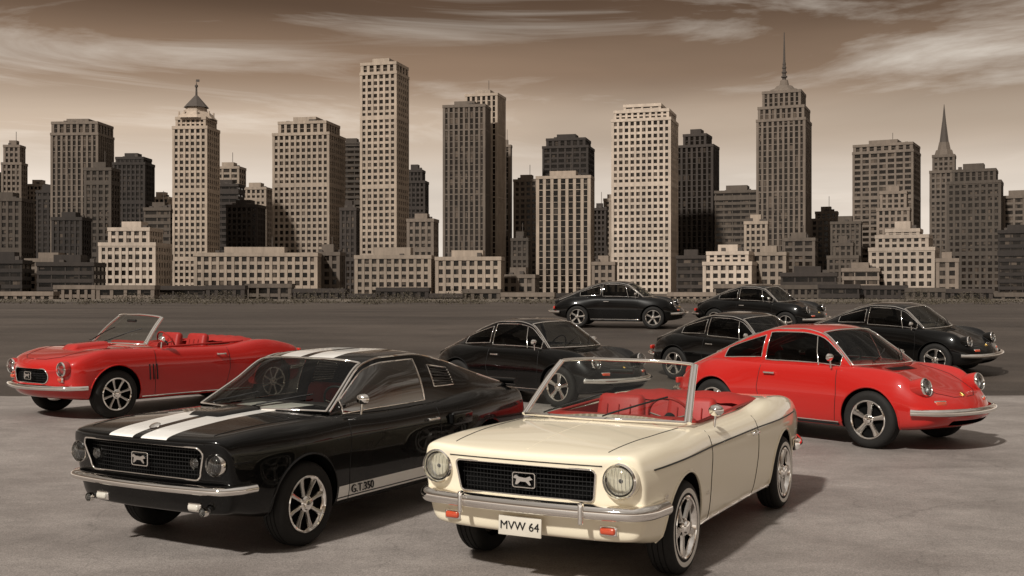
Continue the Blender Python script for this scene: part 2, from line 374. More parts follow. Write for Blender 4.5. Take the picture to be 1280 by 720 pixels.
def build_car(name,X,Y,dx,dy,key,P,mpaint,mcab=None,interior=BLKL,wk='fuchs',scale=1.0,detail=2):
    sl=(tz_ground(Y+1)-tz_ground(Y-1))/2
    M=Matrix.Translation((X,Y,tz_ground(Y)+.005))@Matrix.Rotation(math.atan(sl),4,'X')@Matrix.Rotation(math.atan2(dy,dx),4,'Z')@Matrix.Scale(scale,4)
    e=empty(name,M); res,bvh=get_body(key,P,interior)
    me=res.copy()
    for i,m in enumerate(me.materials):
        if m==P_RED: me.materials[i]=mpaint
        elif m in (REDL,BLKL): me.materials[i]=interior
    b=bpy.data.objects.new('body',me); S.collection.objects.link(b); b.parent=e
    side=lambda x,z,s=1:(lambda h:None if h is None else h.y)(bvh.ray_cast(Vector((x,3*s,z)),Vector((0,-s,0)))[0])
    front=lambda y,z:(lambda h:None if h is None else h.x)(bvh.ray_cast(Vector((5,y,z)),Vector((-1,0,0)))[0])
    rear=lambda y,z:(lambda h:None if h is None else h.x)(bvh.ray_cast(Vector((-5,y,z)),Vector((1,0,0)))[0])
    top=lambda x,y:(lambda h:None if h is None else h.z)(bvh.ray_cast(Vector((x,y,3)),Vector((0,0,-1)))[0])
    ws=P.get('wsc',1)
    for i,ax in enumerate(P['axles']):
        for s in (1,-1):
            wheel(e,ax,s*P['track'],.335*ws,wk,'wheel_%s_%s'%(('rear','front')[i],('right','left')[s>0]),ws)
            pts=[]
            for a in range(-14,195,7):
                x=ax+(P['ra']+.006)*math.cos(R(a)); z=P['wz']+(P['ra']+.006)*math.sin(R(a)); y=side(x,z,s)
                if y is not None and abs(y)>.6: pts.append((x,y-s*.002,z))
            tube('arch_lip',pts,.011,mpaint,e,n=6)
    mcab=mcab or mpaint
    OP=cabin(e,P,bvh,mcab,P.get('open',False))
    for s in (1,-1):
        for pl in P['seams']:
            pts=[]
            for (xa,za),(xb,zb) in zip(pl[:-1],pl[1:]):
                for i in range(8):
                    x,z=lerp(xa,xb,i/8),lerp(za,zb,i/8); y=side(x,z,s)
                    if y is not None: pts.append((x,y+s*.0005,z))
            tube('door_seam',pts,.0038,DARK,e,n=5)
        for (x0_,x1_,z0_,z1_,r_,mt) in P.get('trims',[]):
            pts=[]
            for i in range(31):
                x=lerp(x0_,x1_,i/30); z=lerp(z0_,z1_,i/30)+.0; y=side(x,z,s)
                if y is not None: pts.append((x,y+s*.003,z))
            tube('side_trim',pts,r_,mt,e,n=6)
        hx,hz=P['handle']; y=side(hx,hz,s)
        rbox('door_handle',(.16,.022,.022),(hx,y+s*.03,hz),CHROME,e,bev=.008)
        for d in (-.07,.07): rbox('handle_mount',(.025,.045,.025),(hx+d,y+s*.01,hz),CHROME,e,bev=.006)
    for pl in P['hood']:
        for s in (1,-1):
            pts=[]
            for (xa,ya),(xb,yb) in zip(pl[:-1],pl[1:]):
                for i in range(10):
                    x,y=lerp(xa,xb,i/10),lerp(ya,yb,i/10)*s; z=top(x,y)
                    if z: pts.append((x,y,z+.0005))
            tube('bonnet_seam',pts,.0038,DARK,e,n=5)
    if 'lipz' in P:
        pts=[]
        for y in np.linspace(-P['lipw'],P['lipw'],41):
            x=front(y,P['lipz'])
            if x: pts.append((x+.0005,y,P['lipz']))
        tube('bonnet_lip_gap',pts,.0045,DARK,e,n=5)
    mx,my,mz=P['mirror']
    for s in P.get('msides',(1,)):
        V,F=lathe([(.001,-.01),(.05,-.012),(.062,.0),(.055,.03),(.03,.05),(.001,.055)],24)
        m=add('door_mirror',V,F,CHROME,e); m.location=(mx,s*my,mz+.10); m.scale=(1,1.0,.75)
        tube('mirror_stalk',[(mx+.02,s*(my-.01),mz-.03),(mx+.015,s*my,mz+.08)],.01,CHROME,e)
    def bumper(z,fn,sgn,off,endx,h,t,nm_):
        pts=[]; W=P['bw']
        ys=[W*k/10 for k in range(-10,11)]
        xe=fn(W,z) or (P['x1']-.2)*sgn
        se=lambda x:(side(x,z) or W)+off*.6
        half=[Vector((xe-sgn*q,max(se(xe-sgn*q),W+off*.5),z)) for q in endx[::-1]]
        cen=[Vector(((fn(y,z) or 0)+sgn*off,y,z)) for y in ys]
        right=[Vector((v.x,-v.y,v.z)) for v in half]; left=half[::-1]
        pts=right+cen+left
        pts=chaikin(pts,2)
        if sgn<0: pts=pts[::-1]
        prof=[(-t*.5,-h*.46)]+[(-t*.3+t*1.2*math.cos(R(a)),h*.5*math.sin(R(a))) for a in range(-90,91,15)]+[(-t*.5,h*.46)]
        return sweep(nm_,pts,prof,CHROME,e)
    bumper(P['bz'],front,1,P.get('boff',.06),P.get('bend',[.12,.30,.45]),P.get('bh',.10),.05,'front_bumper')
    bumper(P['bzr'],rear,-1,.06,P.get('bendr',[.12,.28,.40]),P.get('bh',.10),.05,'rear_bumper')
    for s in (1,-1):
        y=s*P['hl'][0]; z=P['hl'][1]; x=front(y,z) if 'hlx' not in P else P['hlx']
        headlight(e,(x+P.get('hlo',.0),y,z),P['hl'][2],P.get('hlt',0),mpaint if P.get('bez') else None,yaw=P.get('hly',0)*s,depth=P.get('hld',.05))
        y=s*P['tl'][0]; z=P['tl'][1]; x=rear(y,z) or P['x0']; rbox('tail_lamp',(.05,P['tl'][2],P['tl'][3]),(x+.0,y,z),REDLENS,e,bev=.015)
        if 'ind' in P:
            y=s*P['ind'][0]; z=P['ind'][1]; x=front(y,z); yw=P.get('indyaw',0)*s; rbox('turn_signal',(.05,P['ind'][2],P['ind'][3]),(x+P.get('indo',0),y,z),P.get('indm',AMBER),e,bev=.018,rot=(0,0,yw))
            rbox('turn_signal_bezel',(.03,P['ind'][2]+.02,P['ind'][3]+.02),(x+P.get('indo',0)-.008,y,z),CHROME,e,bev=.012,rot=(0,0,yw))
    seats(e,P.get('seatmat') or interior,rear=P.get('rearseat',True),top=P.get('seattop',1.02),xs=P.get('sx',0),yw=P.get('syw',.33))
    c=P['cock']; rbox('dashboard',(.18,c[2]*2-.02,.16),(c[1]-.09,0,P['zdash']),P.get('dashmat',interior),e,bev=.05)
    steering(e,c[1]-.34,.34,P['zdash']+.05,P.get('swm',DARK))
    if P.get('open'):
        pts=[]
        for (x,y) in rrect((c[0]+c[1])/2,0,(c[1]-c[0])/2+.005,c[2]+.005,.12):
            z=top(x,y)
            if z: pts.append((x,y,z+.004))
        tube('cockpit_trim',pts,.014,P.get('seatmat') or interior,e,closed=True)
        V=[];F=[];nu=12;nv=24
        for i in range(nu+1):
            for k in range(nv+1):
                u=i/nu; v=k/nv*2-1; yy=v*(c[2]+.03); x=c[0]+.18-.44*u+.10*abs(v)**3; zz=(top(x,yy*.98) or .95); zz=max(zz,.9)
                V.append((x,yy,zz-.012+P.get('booth',.075)*math.sin(math.pi*min(1,u))**.55*(1-abs(v)**5)+.006*math.sin(v*19+u*5)))
        for i in range(nu):
            for k in range(nv): a=i*(nv+1)+k; F.append((a,a+1,a+nv+2,a+nv+1))
        add('folded_roof_cover',V,F,P.get('bootm') or P.get('seatmat') or interior,e,ang=80)
        for s in (1,-1): rbox('door_card',(1.0,.03,.34),(.0,s*(c[2]-.018),.72),P.get('seatmat') or interior,e,bev=.012)
    rbox('chassis',(2.0,1.1,.14),(0,0,.27),WELL,e,bev=.02)
    for ax in P['axles']: tube('axle',[(ax,-.7,.33),(ax,.7,.33)],.04,WELL,e)
    return e,dict(side=side,front=front,top=top,rear=rear,OP=OP)
tz_ground=T((-60,0),(21,0),(25,.2),(30,.55),(35,.84),(42,.97),(60,1.0),(84,1.02),(92,.5),(150,-12),(250,-20),(300,-20),(20000,-20))
# ---------------------------------------------------------------- car tables
MUS=dict(x0=-2.3,x1=2.2,bowF=.09,bowR=.08,rF=.03,rR=.06,lean=.16,a=.30,bp=3.6,crease=.14,lipz=.868,lipw=.585,
  zt=T((-2.3,.95),(-2.0,.985),(-1.2,1.01),(0,1.01),(.8,1.02),(1.5,1.0),(2.0,.955),(2.2,.915)),
  zc=T((-2.3,.95),(-1.9,1.0),(-1.2,1.025),(-.5,.965),(.3,.96),(.9,.975),(1.7,.975),(2.05,.96),(2.2,.94)),
  yc=T((-2.3,.71),(-1.6,.765),(-1.0,.785),(0,.79),(.9,.795),(1.7,.81),(2.2,.80)),
  w=T((-2.3,.79),(-1.9,.85),(-1.2,.885),(-.4,.865),(.6,.865),(1.4,.89),(1.9,.88),(2.2,.85)),
  zw=T((-2.3,.72),(-1,.76),(0,.76),(1.4,.77),(2.2,.74)),
  zs=T((-2.3,.36),(-1.9,.30),(-1,.22),(0,.22),(1.0,.22),(1.8,.28),(2.2,.35)),
  axles=(-1.37,1.37),track=.775,ra=.385,wz=.345,cock=(-1.12,.58,.655),
  grille=rrect(0,.73,.535,.11,.035,tb=.96),gd=.09,
  cab=dict(xa=.84,xw=.36,yE=T((.36,.60),(.84,.71)),zE=T((.36,1.42),(.5,1.315),(.84,1.01)),bow=T((.36,.10),(.84,.22)),crown=T((.36,.03),(.84,.02)),win=[]),
  open=True,seams=[[(.74,.95),(.76,.6),(.74,.24)],[(-.52,.94),(-.54,.6),(-.46,.24)]],
  hood=[[(.95,.66),(1.5,.64),(2.19,.585)]],handle=(-.38,.81),mirror=(.55,.83,.99),
  trims=[(-1.9,1.98,.845,.83,.006,DARK),(-.95,.95,.275,.275,.014,CHROME)],
  bz=.56,bzr=.54,bw=.81,bh=.105,bend=[.06,.16,.27],bendr=[.1,.2,.32],hl=(.700,.775,.103),hlo=.014,bez=True,hld=.03,tl=(.6,.74,.14,.16),ind=(.60,.43,.11,.05),indo=.01,
  zdash=.93,seattop=1.09,seatmat=REDL,dashmat=REDL,swm=REDL)
FST=dict(MUS); FST.update(open=False,x0=-2.35,x1=2.25,bowF=.10,lean=.20,bp=3.4,lipz=.895,lipw=.66,
  zt=T((-2.35,.98),(-2.1,1.02),(-1.6,1.03),(0,1.02),(.8,1.03),(1.5,1.015),(2.05,.965),(2.25,.92)),
  zc=T((-2.35,.98),(-1.9,1.01),(-1.3,1.035),(-.5,.98),(.3,.97),(.9,.985),(1.7,.98),(2.1,.955),(2.25,.925)),
  w=T((-2.35,.82),(-1.9,.88),(-1.2,.92),(-.4,.885),(.6,.885),(1.4,.91),(1.9,.89),(2.25,.85)),
  yc=T((-2.35,.73),(-1.6,.775),(-1.0,.795),(0,.80),(.9,.81),(1.7,.82),(2.25,.80)),
  cock=(-.9,.60,.60),grille=rrect(0,.745,.64,.125,.06,tb=.93),gd=.13,track=.79,
  cab=dict(xa=.92,xw=.30,xb=-2.15,g1=-.95,g2=-1.75,ug=.8,ce=4,
    yE=T((.92,.735),(.30,.60),(-.3,.605),(-.9,.60),(-1.6,.62),(-2.15,.64)),
    zE=T((.92,1.01),(.60,1.195),(.30,1.37),(.05,1.415),(-.4,1.42),(-.9,1.345),(-1.5,1.185),(-2.15,1.02)),
    bow=T((.92,.22),(.30,.12),(0,.02),(-1.0,.0),(-2.15,-.12)),crown=T((.92,.015),(.3,.04),(-.4,.045),(-1.2,.04),(-2.15,.015)),
    yB=T((.92,.735),(0,.775),(-1,.78),(-1.7,.73),(-2.15,.66)),
    win=[(-.42,.76,.10,.91),(-.95,-.62,.34,.80)],vent=[],rail=CHROME,louvres=True),
  handle=(-.40,.83),mirror=(.62,.86,1.0),trims=[(-.45,1.0,.80,.80,.004,DARK)],
  hood=[[(.98,.70),(1.6,.70),(2.22,.655)]],seams=[[(.80,.95),(.83,.6),(.80,.24)],[(-.52,.96),(-.54,.6),(-.48,.24)]],
  hl=(.735,.745,.075),hlo=.0,bez=False,bz=.555,bh=.075,bw=.81,bend=[.05,.11,.18],ind=(.50,.41,.11,.05),indm=simple('clear_lens',(.6,.57,.5),.15,coat=1),
  seatmat=REDL,dashmat=BLKL,swm=DARK,zdash=.95,seattop=1.12)
RDS=dict(MUS); RDS.update(bowF=.26,bowR=.22,lean=.05,rF=.12,rR=.16,bp=2.0,crease=0,
  zt=T((-2.2,.84),(-1.9,.92),(-1.2,.98),(0,.98),(.8,.99),(1.4,.96),(1.9,.88),(2.2,.78)),
  zc=T((-2.2,.84),(-1.8,.93),(-1.2,1.0),(-.5,.92),(.3,.92),(.9,.94),(1.5,.95),(1.95,.89),(2.2,.80)),
  x0=-2.2,grille=rrect(0,.60,.42,.10,.095),gd=.10,hl=(.655,.70,.088),zw=T((-2.3,.68),(-1,.72),(0,.70),(1.4,.70),(2.2,.66)),
  cab=dict(xa=.80,xw=.44,yE=T((.44,.56),(.80,.69)),zE=T((.44,1.36),(.6,1.21),(.80,.98)),bow=T((.44,.14),(.80,.26)),crown=T((.44,.04),(.8,.02)),win=[]),
  hood=[[(.95,.66),(1.5,.62),(1.95,.45),(2.06,.25),(2.08,0.01)]],
  trims=[(-.95,.95,.27,.27,.010,CHROME)],bz=.45,bw=.76,bh=.075,mirror=(.60,.80,.96),cock=(-1.0,.56,.64),
  ind=(.62,.56,.09,.05),seattop=1.10,bend=[.05,.10,.16],zs=T((-2.3,.36),(-1.9,.30),(-1,.22),(0,.22),(1.0,.22),(1.8,.26),(2.2,.31)))
RDS.pop('lipz')
POR=dict(x0=-2.1,x1=2.02,bowF=.30,bowR=.30,rF=.16,rR=.18,lean=-.02,a=.75,bp=2.0,
  zt=T((-2.1,.60),(-2.0,.70),(-1.7,.84),(-1.2,.95),(-.5,.96),(.7,.955),(1.1,.87),(1.5,.755),(1.8,.65),(2.02,.54)),
  zc=T((-2.1,.60),(-2.0,.69),(-1.7,.83),(-1.2,.93),(-.5,.925),(.6,.93),(1.0,.935),(1.35,.915),(1.6,.87),(1.8,.73),(2.02,.56)),
  yc=T((-2.1,.62),(-1.7,.68),(-1.2,.715),(-.5,.745),(.6,.735),(1.0,.72),(1.5,.705),(1.8,.69),(2.02,.64)),
  w=T((-2.1,.72),(-1.8,.80),(-1.2,.885),(-.5,.83),(.5,.83),(1.1,.87),(1.6,.84),(1.85,.78),(2.02,.70)),
  zw=T((-2.1,.50),(-1,.58),(.6,.58),(1.6,.55),(2.02,.46)),
  zs=T((-2.1,.34),(-1.7,.28),(-1,.20),(1,.20),(1.7,.24),(2.02,.29)),
  axles=(-1.15,1.13),track=.745,ra=.365,wz=.34,cock=(-.85,.50,.56),slots=[rrect(0,.325,.40,.03,.025)],
  cab=dict(xa=.82,xw=.32,xb=-1.90,g1=-.80,g2=-1.40,ug=.82,
    yE=T((.82,.69),(.32,.54),(-.2,.555),(-.8,.535),(-1.35,.50),(-1.90,.48)),
    zE=T((.82,.935),(.55,1.15),(.32,1.30),(.05,1.35),(-.3,1.345),(-.8,1.215),(-1.3,1.01),(-1.90,.77)),
    bow=T((.82,.20),(.32,.10),(0,.02),(-1.0,-.03),(-1.90,-.14)),crown=T((.82,.01),(.32,.045),(-.3,.05),(-1.0,.06),(-1.90,.03)),
    yB=T((.82,.69),(0,.72),(-.8,.70),(-1.4,.60),(-1.90,.50)),
    win=[(-.40,.68,.12,.91),(-1.10,-.47,.20,.85)],vent=[.38],rail=CHROME),
  seams=[[(.66,.92),(.70,.6),(.66,.24)],[(-.44,.92),(-.46,.6),(-.36,.24)]],
  hood=[[(.98,.54),(1.4,.52),(1.75,.42),(1.86,.22),(1.88,0.01)]],handle=(-.28,.80),mirror=(.58,.79,.93),
  trims=[(-.75,.72,.245,.245,.016,DARK),(-.75,.72,.27,.27,.006,CHROME)],
  bz=.455,bzr=.47,bw=.66,bend=[.05,.11,.17],bendr=[.06,.13,.2],bh=.085,boff=.05,hl=(.61,.735,.092),hlx=1.72,hlt=.22,bez=True,hld=.055,tl=(.6,.60,.2,.08),ind=(.50,.545,.15,.06),indo=-.02,indyaw=.35,
  zdash=.88,seattop=1.06,sx=.0,rearseat=False,msides=(1,-1))
# ---------------------------------------------------------------- cars
white,q=build_car('convertible_car',1.12,9.62,-.47,-.883,'mus',MUS,P_CREAM,interior=REDL,wk='ww')
def grille65(e,q,zc,hw,hh,nh,x=None,r=.05,tb=1.0):
    xx=(x or q['front'](0,zc))
    lp=[]
    for (y,z) in rrect(0,zc,hw,hh,r,tb=tb):
        fx=q['front'](y,z); lp.append(((fx or xx)+.004,y,z))
    tube('grille_surround',lp,.008,CHROME,e,closed=True)
    for i in range(1,nh):
        z=zc-hh+2*hh*i/nh; w_=hw*.97*(tb if z<zc else 1); tube('grille_bar',[((q['front'](y,z) or xx)-.05,y,z) for y in np.linspace(-w_,w_,9)],.0035,GRILLE,e,n=5)
    for i in range(1,int(hw*2/.028)):
        y=-hw+.028*i; h=hh*.93; tube('grille_wire',[((q['front'](y,zc) or xx)-.05,y,zc-h),((q['front'](y,zc) or xx)-.045,y,zc+h)],.002,GRILLE,e,n=4)
    x0=xx-.01
    lp=[(x0,y,z) for y,z in rrect(0,zc,.085,.05,.015)]; tube('badge_frame',lp,.005,CHROME,e,closed=True)
    V=[(x0,.075,.01),(x0,.05,.03),(x0,.02,.018),(x0,-.03,.022),(x0,-.06,.035),(x0,-.075,.015),(x0,-.05,.008),(x0,-.06,-.03),(x0,-.045,-.03),(x0,-.02,-.008),(x0,.02,-.008),(x0,.05,-.032),(x0,.062,-.028),(x0,.045,.0)]
    n=len(V); V=[(a+.012,b,c+zc) for a,b,c in V]+[(a-.01,b,c+zc) for a,b,c in V]
    F=[tuple(range(n)),tuple(range(n,2*n))[::-1]]+[(k,(k+1)%n,n+(k+1)%n,n+k) for k in range(n)]
    add('badge',V,F,CHROME,e,smooth=False)
grille65(white,q,.73,.535,.11,7,r=.035,tb=.96)
def text(parent,s,size,loc,rot,mat,ext=.002,name='lettering'):
    cu=bpy.data.curves.new(name,'FONT'); cu.body=s; cu.size=size; cu.extrude=ext; cu.align_x='CENTER'; cu.align_y='CENTER'
    ob=bpy.data.objects.new(name,cu); S.collection.objects.link(ob); me=evalmesh(ob); bpy.data.objects.remove(ob)
    me.materials.clear(); me.materials.append(mat); o=bpy.data.objects.new(name,me); S.collection.objects.link(o); o.parent=parent; o.location=loc; o.rotation_euler=rot; return o
def plate(e,q,y,z,s,txt):
    x=(q['front'](y,z) or 2.1)+.06
    rbox('number_plate',(.012,.33,.135),(x,y,z),PLATE,e,rot=(0,-.05,0),bev=.004)
    text(e,txt,.082,(x+.009,y,z),(R(90),0,R(90)),DARK)
plate(white,q,-.02,.415,1,'MVW 64')
for s in (1,-1): rbox('bumper_overrider',(.05,.035,.15),(q['front'](s*.46,.56)+.105,s*.46,.555),CHROME,white,bev=.014)
text(white,'289',.045,(1.80,q['side'](1.80,.62)+.006,.62),(R(90),0,R(180)),CHROME)
text(white,'V-8',.05,(.86,q['side'](.86,.50)+.006,.50),(R(90),0,R(180)),CHROME)
tube('bonnet_ridge',[(x,0,q['top'](x,0)-.003) for x in np.linspace(1.0,2.15,14)],.006,P_CREAM,white,n=8)
fast,q=build_car('fastback_car',-1.70,10.5,-.50,-.866,'fst',FST,P_STRIPE,interior=BLKL,wk='five')
grille65(fast,q,.745,.64,.125,8,r=.06,tb=.93)
for s in (1,-1): headlight(fast,(q['front'](s*.5,.745)-.05,s*.53,.745),.040)
for s in (1,-1): headlight(fast,(q['front'](s*.66,.40)+.05,s*.62,.39),.03)
text(fast,'G.T.350',.095,(.64,q['side'](.64,.39)+.010,.358),(R(90),0,R(180)),DARK,ext=.004)
tube('tail_spoiler',[(-2.26+.06*abs(y/.7)**2,y,1.045) for y in np.linspace(-.74,.74,15)],.035,P_STRIPE,fast)
for s in (1,-1):
    rbox('side_scoop',(.34,.07,.13),(-.86,s*(abs(q['side'](-.86,.80))+.0),.80),P_STRIPE,fast,bev=.03); rbox('scoop_mouth',(.03,.05,.09),(-.685,s*(abs(q['side'](-.7,.8))+.012),.80),WELL,fast,bev=.01)
rbox('bonnet_scoop',(.62,.40,.06),(1.35,0,1.015),P_STRIPE,fast,rot=(0,.03,0),bev=.028,taper=(.75,.8))
V,F=lathe([(.001,0),(.04,0),(.045,.01),(.03,.02),(.001,.022)],20); o=add('bonnet_badge',V,F,CHROME,fast); o.location=(2.12,0,.975); o.rotation_euler=(0,-1.2,0)
red,q=build_car('convertible_car',-6.0,19.4,-.62,-.785,'rds',RDS,P_RED,interior=REDL,wk='five',scale=1.14)
grille65(red,q,.60,.42,.10,6,r=.095)
rbox('bonnet_scoop',(.70,.36,.10),(1.30,0,.97),P_RED,red,rot=(0,.06,0),bev=.045,taper=(.7,.8))
for s in (1,-1):
    for k in range(3): tube('fender_vent',[(.86-k*.06,s*(abs(q['side'](.86-k*.06,.62))+.002),.72),(.84-k*.06,s*(abs(q['side'](.84-k*.06,.55))+.002),.50)],.010,DARK,red)
def porsche(X,Y,dx,dy,mp,mc=None,sc=1.0,inter=BLKL,wk='fuchs'):
    e,q=build_car('coupe_car',X,Y,dx,dy,'por',POR,mp,mc,interior=inter,wk=wk,scale=sc)
    rbox('bonnet_badge',(.02,.05,.06),(1.84,0,(q['top'](1.84,0) or .65)+.004),GOLD,e,rot=(0,-.9,0),bev=.006)
    for k in range(7):
        x=-1.42-.045*k; z=q['OP'](x,0).z+.006; rbox('engine_grille_slat',(.02,.5,.012),(x,0,z),DARK,e,bev=.003)
    for k in range(5): tube('cowl_vent',[(1.02+.022*k,-.28,(q['top'](1.02+.022*k,-.2) or .9)+.003),(1.02+.022*k,.28,(q['top'](1.02+.022*k,.2) or .9)+.003)],.004,DARK,e,n=5)
    return e
porsche(4.42,15.8,.65,-.76,P_RED,sc=1.10)
porsche(.48,20.6,.74,-.67,P_BLACK,sc=1.07)
porsche(4.85,23.3,.66,-.75,P_BLACK,sc=1.04,wk='dark')
porsche(3.35,35.0,.97,-.24,P_BLACK,sc=1.02)
porsche(7.45,33.5,.80,-.60,P_BLACK,sc=.98)
porsche(8.85,25.6,.72,-.69,P_BLACK,sc=1.06)
# ---------------------------------------------------------------- ground
def groundmat(name,c1,c2,scale,streak=False,cracks=0):
    m,nt,b=nm(name); L=nt.links; tc=N(nt,'ShaderNodeTexCoord'); mp=N(nt,'ShaderNodeMapping'); L.new(tc.outputs['Object'],mp.inputs[0])
    mp.inputs['Scale'].default_value=(.25,1,1) if streak else (.7,1,1)
    n1=N(nt,'ShaderNodeTexNoise',i_Scale=scale,i_Detail=8.0,i_Roughness=.62,i_Distortion=.4); L.new(mp.outputs[0],n1.inputs['Vector'])
    n2=N(nt,'ShaderNodeTexNoise',i_Scale=90.0,i_Detail=3.0); L.new(tc.outputs['Object'],n2.inputs['Vector'])
    n3=N(nt,'ShaderNodeTexNoise',i_Scale=scale*6,i_Detail=6.0,i_Roughness=.7); L.new(mp.outputs[0],n3.inputs['Vector'])
    r=N(nt,'ShaderNodeValToRGB'); r.color_ramp.elements[0].position=.36; r.color_ramp.elements[1].position=.66
    r.color_ramp.elements[0].color=(*c1,1); r.color_ramp.elements[1].color=(*c2,1); L.new(n1.outputs['Fac'],r.inputs[0])
    mr=N(nt,'ShaderNodeMapRange'); mr.inputs['From Min'].default_value=.3; mr.inputs['From Max'].default_value=.7; mr.inputs['To Min'].default_value=.66; mr.inputs['To Max'].default_value=1.32; L.new(n2.outputs['Fac'],mr.inputs['Value'])
    m3=N(nt,'ShaderNodeMapRange'); m3.inputs['From Min'].default_value=.3; m3.inputs['From Max'].default_value=.7; m3.inputs['To Min'].default_value=.80; m3.inputs['To Max'].default_value=1.16; L.new(n3.outputs['Fac'],m3.inputs['Value'])
    mm=N(nt,'ShaderNodeMath',operation='MULTIPLY'); L.new(mr.outputs[0],mm.inputs[0]); L.new(m3.outputs[0],mm.inputs[1]); fac=mm.outputs[0]
    if cracks:
        vo=N(nt,'ShaderNodeTexVoronoi',feature='DISTANCE_TO_EDGE',i_Scale=.22)
        dn=N(nt,'ShaderNodeTexNoise',i_Scale=1.5,i_Detail=5.0); L.new(tc.outputs['Object'],dn.inputs['Vector'])
        ad=N(nt,'ShaderNodeVectorMath',operation='MULTIPLY_ADD'); L.new(dn.outputs['Color'],ad.inputs[0]); ad.inputs[1].default_value=(1.1,1.1,0); L.new(tc.outputs['Object'],ad.inputs[2]); L.new(ad.outputs[0],vo.inputs['Vector'])
        cr=N(nt,'ShaderNodeMapRange'); cr.inputs['From Min'].default_value=.0; cr.inputs['From Max'].default_value=.003; cr.inputs['To Min'].default_value=1-cracks; cr.inputs['To Max'].default_value=1; L.new(vo.outputs['Distance'],cr.inputs['Value'])
        m4=N(nt,'ShaderNodeMath',operation='MULTIPLY'); L.new(fac,m4.inputs[0]); L.new(cr.outputs[0],m4.inputs[1]); fac=m4.outputs[0]
    vm=N(nt,'ShaderNodeVectorMath',operation='SCALE'); L.new(r.outputs[0],vm.inputs[0]); L.new(fac,vm.inputs['Scale']); L.new(vm.outputs[0],b.inputs['Base Color'])
    b.inputs['Roughness'].default_value=.6; b.inputs['Specular IOR Level'].default_value=.35
    bp=N(nt,'ShaderNodeBump',i_Strength=.5,i_Distance=.008); L.new(n2.outputs['Fac'],bp.inputs['Height']); L.new(bp.outputs[0],b.inputs['Normal'])
    return m
GM=groundmat('worn_asphalt',(.036,.028,.023),(.085,.068,.056),.35,streak=True)
CM=groundmat('pale_concrete',(.195,.171,.156),(.30,.268,.247),.45,cracks=.22)
ys=[-60,-20,0,10,19]+list(np.arange(20,45,1.0))+[50,60,70,80,84,86,88,90,92,96,102,110,120,135,150,170,200,250,300,500,1000,2500,6000,12000]
xs=[-12000,-5000,-2000,-800,-300,-100,-40,-10,10,40,100,300,800,2000,5000,12000]
V=[(x,y,tz_ground(y)) for y in ys for x in xs]; n=len(xs)
add('ground',V,[(i*n+k,i*n+k+1,(i+1)*n+k+1,(i+1)*n+k) for i in range(len(ys)-1) for k in range(n-1)],GM)
random.seed(3)
xs2=list(np.linspace(-70,70,281)); V=[];F=[]
edge=[21.2+.14*math.sin(x*.9)+.10*random.uniform(-1,1)-.006*x for x in xs2]
for x,yy in zip(xs2,edge): V+=[(x,-40,.004),(x,10,.004),(x,yy,tz_ground(yy)+.006)]
for i in range(len(xs2)-1):
    for k in range(2): F.append((i*3+k,(i+1)*3+k,(i+1)*3+k+1,i*3+k+1))
add('pavement',V,F,CM)
# ---------------------------------------------------------------- city
def wallmat(name,col):
    m,nt,b=nm(name); L=nt.links; tc=N(nt,'ShaderNodeTexCoord'); oi=N(nt,'ShaderNodeObjectInfo')
    n1=N(nt,'ShaderNodeTexNoise',i_Scale=.05,i_Detail=7.0,i_Roughness=.65); L.new(tc.outputs['Object'],n1.inputs['Vector'])
    mp=N(nt,'ShaderNodeMapping'); mp.inputs['Scale'].default_value=(.6,.6,.04); L.new(tc.outputs['Object'],mp.inputs[0])
    n2=N(nt,'ShaderNodeTexNoise',i_Scale=1.0,i_Detail=4.0); L.new(mp.outputs[0],n2.inputs['Vector'])
    a=N(nt,'ShaderNodeMapRange'); a.inputs['To Min'].default_value=.40; a.inputs['To Max'].default_value=1.5; L.new(n1.outputs['Fac'],a.inputs['Value'])
    c=N(nt,'ShaderNodeMapRange'); c.inputs['To Min'].default_value=.65; c.inputs['To Max'].default_value=1.3; L.new(n2.outputs['Fac'],c.inputs['Value'])
    d=N(nt,'ShaderNodeMapRange'); d.inputs['To Min'].default_value=.62; d.inputs['To Max'].default_value=1.15; L.new(oi.outputs['Random'],d.inputs['Value'])
    m1=N(nt,'ShaderNodeMath',operation='MULTIPLY'); L.new(a.outputs[0],m1.inputs[0]); L.new(c.outputs[0],m1.inputs[1])
    m2=N(nt,'ShaderNodeMath',operation='MULTIPLY'); L.new(m1.outputs[0],m2.inputs[0]); L.new(d.outputs[0],m2.inputs[1])
    vm=N(nt,'ShaderNodeVectorMath',operation='SCALE'); vm.inputs[0].default_value=col; L.new(m2.outputs[0],vm.inputs['Scale']); L.new(vm.outputs[0],b.inputs['Base Color'])
    b.inputs['Roughness'].default_value=.85; return m
def winmat(name,base,lightp):
    m,nt,b=nm(name); L=nt.links; tc=N(nt,'ShaderNodeTexCoord')
    sn=N(nt,'ShaderNodeVectorMath',operation='SNAP'); sn.inputs[1].default_value=(1.9,1.9,3.6); L.new(tc.outputs['Object'],sn.inputs[0])
    wn=N(nt,'ShaderNodeTexWhiteNoise',noise_dimensions='3D'); L.new(sn.outputs[0],wn.inputs['Vector'])
    r=N(nt,'ShaderNodeValToRGB'); e=r.color_ramp.elements; e[0].position=0; e[0].color=tuple(c*.5 for c in base)+(1,); e[1].position=1; e[1].color=tuple(min(1,c*6.5) for c in base)+(1,)
    k=e.new(1-lightp); k.color=tuple(c*1.3 for c in base)+(1,)
    L.new(wn.outputs['Value'],r.inputs[0]); L.new(r.outputs[0],b.inputs['Base Color']); b.inputs['Roughness'].default_value=.18; b.inputs['Specular IOR Level'].default_value=.3
    return m
